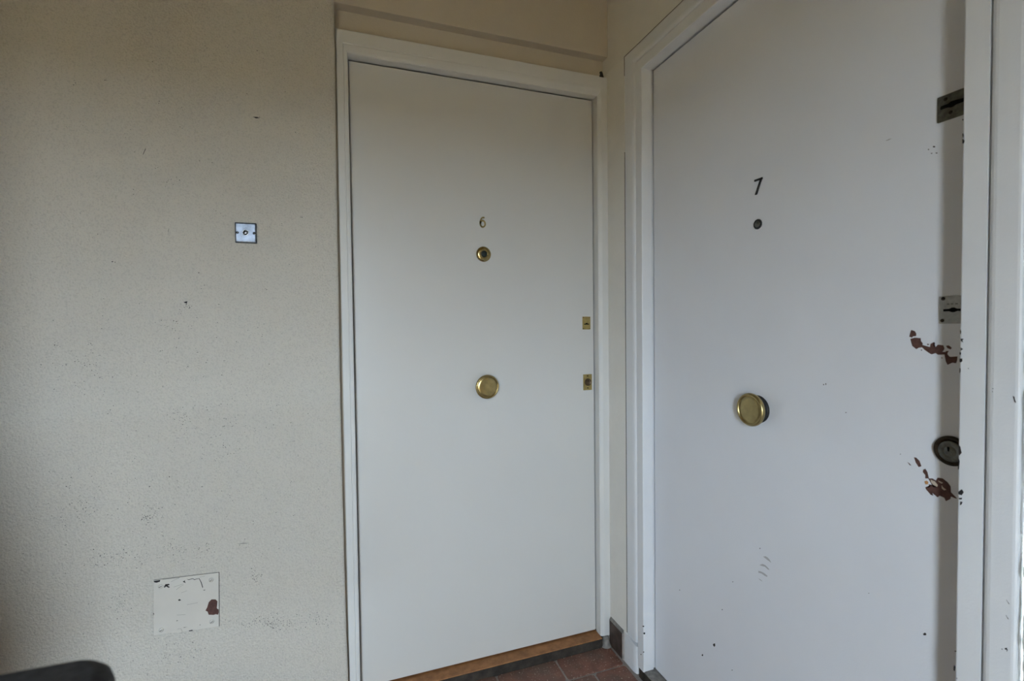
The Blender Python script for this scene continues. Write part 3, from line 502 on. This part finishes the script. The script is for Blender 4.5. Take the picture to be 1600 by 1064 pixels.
# knob: broad low disc with a hollow rim
KNOB = [(0.0385, 0.0185), (0.0408, 0.0205), (0.0415, 0.0230), (0.0412, 0.0262), (0.0398, 0.0290), (0.0380, 0.0302), (0.0362, 0.0302), (0.0350, 0.0290), (0.0342, 0.0272), (0.0334, 0.0270), (0.0325, 0.0276), (0.0260, 0.0284), (0.0140, 0.0291), (0, 0.0293)]
def knob(P, u, v, parent, mat, cmat, label):
    bm = bmesh.new(); lathe(bm, P, u, v, [(0, 0.018), (0.030, 0.018)] + KNOB, 56)
    k = obj('door_knob', bm, mat, parent); k['label'] = label
    bm = bmesh.new(); lathe(bm, P, u, v, [(0, 0), (0.0345, 0), (0.0345, 0.003), (0.0320, 0.005), (0.0315, 0.010), (0.0325, 0.0105), (0.0325, 0.013), (0.0312, 0.0135), (0.0310, 0.0185), (0, 0.0185)], 48, False)
    obj('collar', bm, cmat, k)
    return k
knob(P6, 0.4640, 0.9965, door6, 'brass', 'brass_dull', 'round polished brass knob')
# upper lock plate
lp = single('lock_plate', P6, rrect(0.8437, 0.8760, 1.1885, 1.2363, 0.0018), 0, 0.0022, 'brass_plate', door6, 'small brass plate with a keyhole')
single('keyhole', P6, [(0.8495, 1.2098), (0.8555, 1.2106), (0.8585, 1.2132), (0.8622, 1.2132), (0.8648, 1.2106), (0.8700, 1.2098), (0.8700, 1.2066), (0.8500, 1.2066)], 0.002, 0.0026, 'black', lp)
for u in (0.8468, 0.8730):
    for v in (1.1915, 1.2333):
        bm = bmesh.new(); lathe(bm, P6, u, v, [(0.0016, 0.002), (0.0014, 0.0028), (0, 0.0030)], 10); obj('screw', bm, 'bronze', lp)
# lower cylinder plate
lp = single('cylinder_plate', P6, rrect(0.8450, 0.8805, 0.9610, 1.0205, 0.0015), 0, 0.0022, 'brass_plate', door6, 'small brass plate with a key cylinder')
bm = bmesh.new(); lathe(bm, P6, 0.8633, 0.9907, [(0.0138, 0.002), (0.0136, 0.0055), (0.0118, 0.0062), (0.0112, 0.0056), (0, 0.0056)], 28)
cy = obj('cylinder', bm, 'cylinder_brown', lp)
single('key_slot', P6, rrect(0.8624, 0.8642, 0.9925, 0.9998, 0.0005), 0.005, 0.0062, 'black', cy)
for v in (0.9690, 1.0140):
    bm = bmesh.new(); lathe(bm, P6, 0.8630, v, [(0.0026, 0.002), (0.0024, 0.0030), (0, 0.0033)], 12); obj('screw', bm, 'bronze', lp)

# threshold of door 6: orange wood on a grimy riser
bm = bmesh.new(); box(bm, 0.0, 0.8935, 1.5545, 1.664, 0.012, 0.0335, 0.0015)
th6 = structure(obj('trim_2', bm, 'sill_wood'), 'orange brown wooden threshold under the door numbered 6', 'threshold')
bm = bmesh.new(); box(bm, 0.0, 0.8935, 1.5555, 1.60, -0.004, 0.0125, 0.001)
obj('riser', bm, 'riser', th6)
bm = bmesh.new(); box(bm, 0.0, 0.8935, 1.5525, 1.5556, -0.004, 0.030, 0.001)
obj('riser', bm, 'riser', th6)

# ------------------------------------------------------------------ door 7 and its frame
YL, YR, ZT = 1.352, 0.4866, 2.0385
WL, WT, WR = 0.0935, 0.0850, 0.0765
def place7(s, w, h):
    y = YL + w if s < 2 else YR - w
    z = ZT + w if s in (1, 2) else 0.0
    return (h, y, z)
def place7f(s, w, h):
    p = place7(s, w, h)
    return (p[0], p[1], 0.030 if s in (0, 3) else p[2])
prof = [(0.006, 1.04), (0.006, 0.9738), (0, 0.9738), (0, 0.9365), (0.0008, 0.9347), (0.0025, 0.934), (0.0330, 0.934), (0.0335, 0.945), (0.0335, 1.04)]
bm = bmesh.new(); sweep_frame(bm, prof, place7f)
trim7 = structure(obj('trim_3', bm, 'frame_seven'), 'chipped white door frame around the door numbered 7', 'door frame')
def place7a(s, w, h):                      # w 0..1 over the width of the architrave on that side
    full = (WL, WT, WT, WR)[s]
    fulls = {0: (WL, 0), 1: (WL, WT), 2: (WR, WT), 3: (WR, 0)}[s]
    wy = 0.0352 + w * (fulls[0] - 0.0352); wz = 0.0352 + w * (WT - 0.0352)
    y = YL + wy if s < 2 else YR - wy
    z = ZT + wz if s in (1, 2) else (0.110 if s == 0 else 0.0)
    return (h, y, z)
APROF = [(0, 1.0), (0, 0.9365), (.02, 0.9340), (.08, 0.9312), (.16, 0.9297), (.26, 0.9290), (.86, 0.9290), (.93, 0.9296), (.98, 0.9312), (1, 0.934), (1, 1.0)]
bm = bmesh.new(); sweep_frame(bm, APROF, place7a)
arch = obj('architrave', bm, 'frame_seven', trim7)
bm = bmesh.new()                           # painted plinth at the foot of the left architrave
pp = [(YL + 0.0352 + w * (WL + 0.019 - 0.0352), h - 0.001) for w, h in APROF]
a = [bm.verts.new((h, y, 0.0)) for y, h in pp]
b2 = [bm.verts.new((h + (0.0015 if h < .94 else 0), y, 0.1085 - 0.014 * max(0, 1 - (y - YL - .0352) / 0.05))) for y, h in pp]
for k in range(len(pp)):
    k2 = (k + 1) % len(pp); bm.faces.new((a[k], a[k2], b2[k2], b2[k]))
bm.faces.new(a); bm.faces.new(b2)
obj('plinth_block', bm, 'frame_seven', trim7)
for q in jamb7: single('paint_chip', PJ, q, -0.0015, 0.0004, 'bare_dark', trim7)
for q in jambl7: single('paint_chip', PJ, q, -0.0015, 0.0004, 'black', trim7)
for q in arch7: single('paint_chip', PA, q, -0.0015, 0.0004, 'bare_dark', arch)

bm = bmesh.new(); box(bm, 0.978, 1.018, 0.4890, 1.3485, 0.0365, 2.0355, 0.0012, 2)
door7 = structure(obj('door_2', bm, 'door_seven'), 'chipped white door numbered 7 on the right, with three locks', 'door')
# numeral 7
bm = bmesh.new()
prism(bm, P7, [(0.9350, 1.5602), (0.9116, 1.5602), (0.9116, 1.5558), (0.9350, 1.5558)], 0.0, 0.003)
prism(bm, P7, [(0.9164, 1.5602), (0.9114, 1.5602), (0.9282, 1.5226), (0.9332, 1.5226)], 0.0, 0.003)
o = obj('door_number', bm, 'collar', door7); o['label'] = 'dark metal numeral 7'
# peephole
bm = bmesh.new(); lathe(bm, P7, 0.9255, 1.4487, [(0, 0), (0.0124, 0), (0.0124, 0.0020), (0.0108, 0.0035), (0.0092, 0.0036), (0.0085, 0.0025), (0, 0.0025)], 28)
ph = obj('peephole', bm, 'collar', door7); ph['label'] = 'small dark metal peephole'
bm = bmesh.new(); lathe(bm, P7, 0.9255, 1.4487, [(0.0082, 0.0024), (0.0070, 0.0036), (0.0040, 0.0044), (0, 0.0047)], 20)
obj('lens', bm, 'steel_dark', ph)
knob(P7, 0.9240, 0.9880, door7, 'brass_dull', 'collar', 'round dull brass knob on a black collar')
# two plates with wide keyholes
def key_plate(v0, v1, u0, u1, kv, mat, label, slant, screws):
    lp = single('lock_plate', P7, rrect(u0, u1, v0, v1, 0.0012), 0, 0.0022, mat, door7, label)
    if slant:
        kp = stroke([(0.5395, kv), (0.508, kv)], 0.0062)
        kp = [(0.5395, kv - .003), (0.5405, kv), (0.5395, kv + .003), (0.5290, kv + .0032), (0.5255, kv + .0052), (0.5215, kv + .0052), (0.5180, kv + .0032), (0.5060, kv + .003), (0.5060, kv - .003), (0.5180, kv - .0030), (0.5215, kv - .0048), (0.5255, kv - .0048), (0.5290, kv - .003)]
    else:
        kp = [(0.5320, kv - .002), (0.5320, kv + .002), (0.5240, kv + .0022), (0.5195, kv + .0044), (0.5165, kv + .0044), (0.5120, kv + .0022), (0.5040, kv + .002), (0.5040, kv - .002), (0.5120, kv - .0018), (0.5165, kv - .0036), (0.5195, kv - .0036), (0.5240, kv - .0018)]
    single('keyhole', P7, kp, 0.002, 0.0026, 'black', lp)
    if not slant:
        for u in (0.5270, 0.5215, 0.5150, 0.5080):
            single('engraved_mark', P7, stroke([(u, kv + 0.0105), (u - 0.0036, kv + 0.0105)], 0.0016), 0.0018, 0.0024, 'steel_dark', lp)
    for u, v in screws:
        bm = bmesh.new(); lathe(bm, P7, u, v, [(0.0032, 0.002), (0.0028, 0.0031), (0.0010, 0.0034), (0, 0.0031)], 12)
        obj('screw', bm, 'bronze', lp)
key_plate(1.5435, 1.5870, 0.498, 0.5450, 1.5672, 'steel_dark', 'tarnished steel plate with a keyhole, highest on the door', True, [(0.5330, 1.5795), (0.5255, 1.5545)])
lp_ = key_plate(1.1975, 1.2447, 0.498, 0.5382, 1.2205, 'steel', 'grey steel plate with a keyhole at mid height', False, [(0.5325, 1.2405), (0.5335, 1.2030)])
# round key cylinder
bm = bmesh.new(); lathe(bm, P7, 0.5185, 0.9800, [(0, 0), (0.0255, 0), (0.0255, 0.0030), (0.0240, 0.0048), (0.0205, 0.0050), (0.0190, 0.0030), (0, 0.0030)], 40)
cy = obj('lock_cylinder', bm, 'bronze', door7); cy['label'] = 'round lock cylinder in a dark bronze ring'
bm = bmesh.new(); lathe(bm, P7, 0.5175, 0.9795, [(0.0182, 0.0025), (0.0178, 0.0058), (0.0165, 0.0066), (0.0100, 0.0066), (0.0095, 0.0060), (0.0085, 0.0066), (0, 0.0066)], 36)
co = obj('core', bm, 'steel_dark', cy)
single('key_slot', P7, [(0.5215, 0.9872), (0.5185, 0.9872), (0.5180, 0.9840), (0.5188, 0.9830), (0.5182, 0.9795), (0.5206, 0.9795), (0.5210, 0.9840)], 0.006, 0.0070, 'black', cy)
# bare patches where the paint has come off
for q in chips7: single('paint_chip', P7, q, -0.001, 0.0003, 'bare_brown', door7, 'bare reddish brown patch')
for q in cream7: single('paint_flake', P7, q, -0.001, 0.0006, 'bare_cream', door7)
for q in orange7: single('paint_flake', P7, q, -0.001, 0.0006, 'bare_orange', door7)
for q in dots7: single('paint_chip', P7, q, -0.001, 0.0003, 'bare_dark', door7)
for q in scuff7: single('scuff_mark', P7, q, -0.001, 0.0002, 'scuff', door7, 'faint grey scuff')

# threshold of door 7: grey cement with a dark front
bm = bmesh.new(); box(bm, 0.9375, 1.044, 0.40, 1.385, -0.004, 0.0315, 0.002)
th7 = structure(obj('trim_4', bm, 'cement'), 'grey cement threshold under the door numbered 7', 'threshold')
bm = bmesh.new(); box(bm, 0.9345, 0.9385, 0.40, 1.380, -0.004, 0.0275, 0.001)
obj('riser', bm, 'riser', th7)

# tiled skirting in the corner
bm = bmesh.new(); box(bm, 0.9245, 0.9320, 1.4690, 1.5560, 0.0, 0.0955, 0.001)
sk = structure(obj('baseboard_right', bm, 'brown_tile'), 'dark brown skirting tile in the corner between the two doors', 'skirting')
bm = bmesh.new(); v = [bm.verts.new(p) for p in ((0.9245, 1.4675, 0.0957), (0.9245, 1.556, 0.0957), (0.9318, 1.4675, 0.0957), (0.9318, 1.556, 0.0957), (0.9318, 1.4675, 0.108), (0.9318, 1.556, 0.108))]
for f in ((0, 1, 5, 4), (0, 4, 2), (1, 3, 5), (0, 2, 3, 1), (2, 4, 5, 3)): bm.faces.new([v[i] for i in f])
obj('mortar_fillet', bm, 'cement', sk)
bm = bmesh.new(); box(bm, 0.9243, 0.9320, 1.4668, 1.4692, 0.0, 0.0955); obj('joint', bm, 'grout', sk)

# ------------------------------------------------------------------ things
# steel aerial socket on the plaster wall
su, sv, hw, hh = -0.2515, 1.4737, 0.0272, 0.0284
bm = bmesh.new()
rings = [(0.0, 1.0), (0.0035, 1.0), (0.0062, 0.93), (0.0068, 0.86), (0.0068, 0.0)]
prev = None
for d, s in rings:
    pts = [PL(u, v, d) for u, v in rrect(su - hw * max(s, .05), su + hw * max(s, .05), sv - hh * max(s, .05), sv + hh * max(s, .05), 0.002 * max(s, .05), 3)]
    cur = [bm.verts.new(p) for p in pts]
    if prev:
        for k in range(len(cur)):
            k2 = (k + 1) % len(cur); bm.faces.new((prev[k], prev[k2], cur[k2], cur[k]))
    prev = cur
bm.faces.new(prev)
sock = thing(obj('aerial_socket', bm, 'chrome'), 'small square silver wall socket on the plaster wall left of door 6', 'wall socket')
bm = bmesh.new(); lathe(bm, PL, su, sv, [(0.0082, 0.0060), (0.0080, 0.0082), (0.0068, 0.0086), (0.0062, 0.0080), (0.0060, 0.0066), (0, 0.0066)], 28)
cn = obj('connector', bm, 'nickel', sock)
bm = bmesh.new(); lathe(bm, PL, su, sv, [(0.0068, 0.0068), (0.0066, 0.0088), (0.0048, 0.0090), (0.0042, 0.0080), (0.0042, 0.0068)], 24); obj('insulator_ring', bm, 'black', cn)
bm = bmesh.new(); lathe(bm, PL, su, sv, [(0.0044, 0.0068), (0.0042, 0.0084), (0.0030, 0.0092), (0, 0.0094)], 18); obj('pin', bm, 'nickel', cn)
bm = bmesh.new(); lathe(bm, PL, su - 0.0010, sv + 0.0009, [(0.0018, 0.0086), (0.0017, 0.0097), (0, 0.0097)], 12); obj('pin_hole', bm, 'black', cn)
for u in (su - 0.0205, su + 0.0212):
    bm = bmesh.new(); lathe(bm, PL, u, sv - 0.0005, [(0.0036, 0.006), (0.0035, 0.0074), (0.0026, 0.0073), (0, 0.0071)], 16); sc_ = obj('screw', bm, 'black', sock)
    bm = bmesh.new(); lathe(bm, PL, u, sv - 0.0005, [(0.0015, 0.0068), (0.0012, 0.0079), (0, 0.0081)], 10); obj('screw_head', bm, 'nickel', sc_)

# painted-over access panel low on the plaster wall
bm = bmesh.new(); prism(bm, PL, panel_corners[::-1], 0.0, 0.0020)
panel = thing(obj('access_panel', bm, 'panel_paint'), 'square painted cover plate with chipped brown patch low on plaster wall', 'cover plate')
pc = [(sum(q[0] for q in panel_corners) / 4, sum(q[1] for q in panel_corners) / 4)] * 4
single('gap_shade', PL, [(u + 0.0009 * (1 if u > c0[0] else -1) + 0.0004, v + 0.0007 * (1 if v > c0[1] else -1)) for (u, v), c0 in zip(panel_corners[::-1], pc)], -0.001, 0.0006, 'bare_dark', panel, 'dark sheet standing in for the shade around the plate edge')  # slightly larger dark sheet paints the shade along the plate's edges
for u, v in panel_screws:
    bm = bmesh.new(); lathe(bm, PL, u, v, [(0.0060, 0.0015), (0.0060, 0.0032), (0.0044, 0.0050), (0, 0.0056)], 16); sc_ = obj('screw', bm, 'panel_paint', panel)
    a = random.uniform(0.3, 0.8); ca, sa = math.cos(a) * 0.0036, math.sin(a) * 0.0036
    single('slot', PL, stroke([(u - ca, v - sa), (u + ca, v + sa)], 0.0012), 0.0035, 0.0058, 'bare_dark', sc_)
PP = lambda u, v, d: (u, 1.528 - d, v)
for q in panel_brown: single('paint_chip', PP, q, -0.001, 0.0003, 'bare_brown', panel, 'bare reddish brown patch')
for q in panel_dark: single('paint_chip', PP, q, -0.001, 0.0003, 'bare_dark', panel)
for q in panel_grey: single('scuff_mark', PP, stroke(q, 0.0011), -0.001, 0.0002, 'scuff_warm', panel)

# dark handrail whose rounded end shows at the bottom left, carried by the parapet
bm = bmesh.new()
HX1, HY0, HY1, HZ = -0.1465, 0.338, 0.4060, 0.979
def rail_outline(ins):
    pts = [(ROOM_X0 + 0.002, HY0 + ins), (HX1 - 0.030, HY0 + ins)]
    r = 0.030 - ins * 0.7
    for cy, a0, a1 in ((HY0 + ins + r, -90, 0), (HY1 - ins - r, 0, 90)):
        for k in range(9):
            a = math.radians(a0 + (a1 - a0) * k / 8)
            pts.append((HX1 - ins - r + r * math.cos(a), cy + r * math.sin(a)))
    pts.append((-0.30, HY1 - ins + 0.0025)); pts.append((ROOM_X0 + 0.002, HY1 - ins + 0.0025))
    return pts
prev = None
for ins, dz in ((0.010, -0.032), (0.003, -0.029), (0.0, -0.024), (0.0, -0.012), (0.0015, -0.006), (0.005, -0.002), (0.010, 0.0)):
    cur = [bm.verts.new((u, v, HZ + dz)) for u, v in rail_outline(ins)]
    if prev:
        for k in range(len(cur)):
            k2 = (k + 1) % len(cur); f = bm.faces.new((prev[k], prev[k2], cur[k2], cur[k])); f.smooth = True
    else: bm.faces.new(cur)
    prev = cur
bm.faces.new(prev)
rail = thing(obj('handrail', bm, 'rail'), 'dark grey handrail with a rounded end at the bottom left corner', 'handrail')
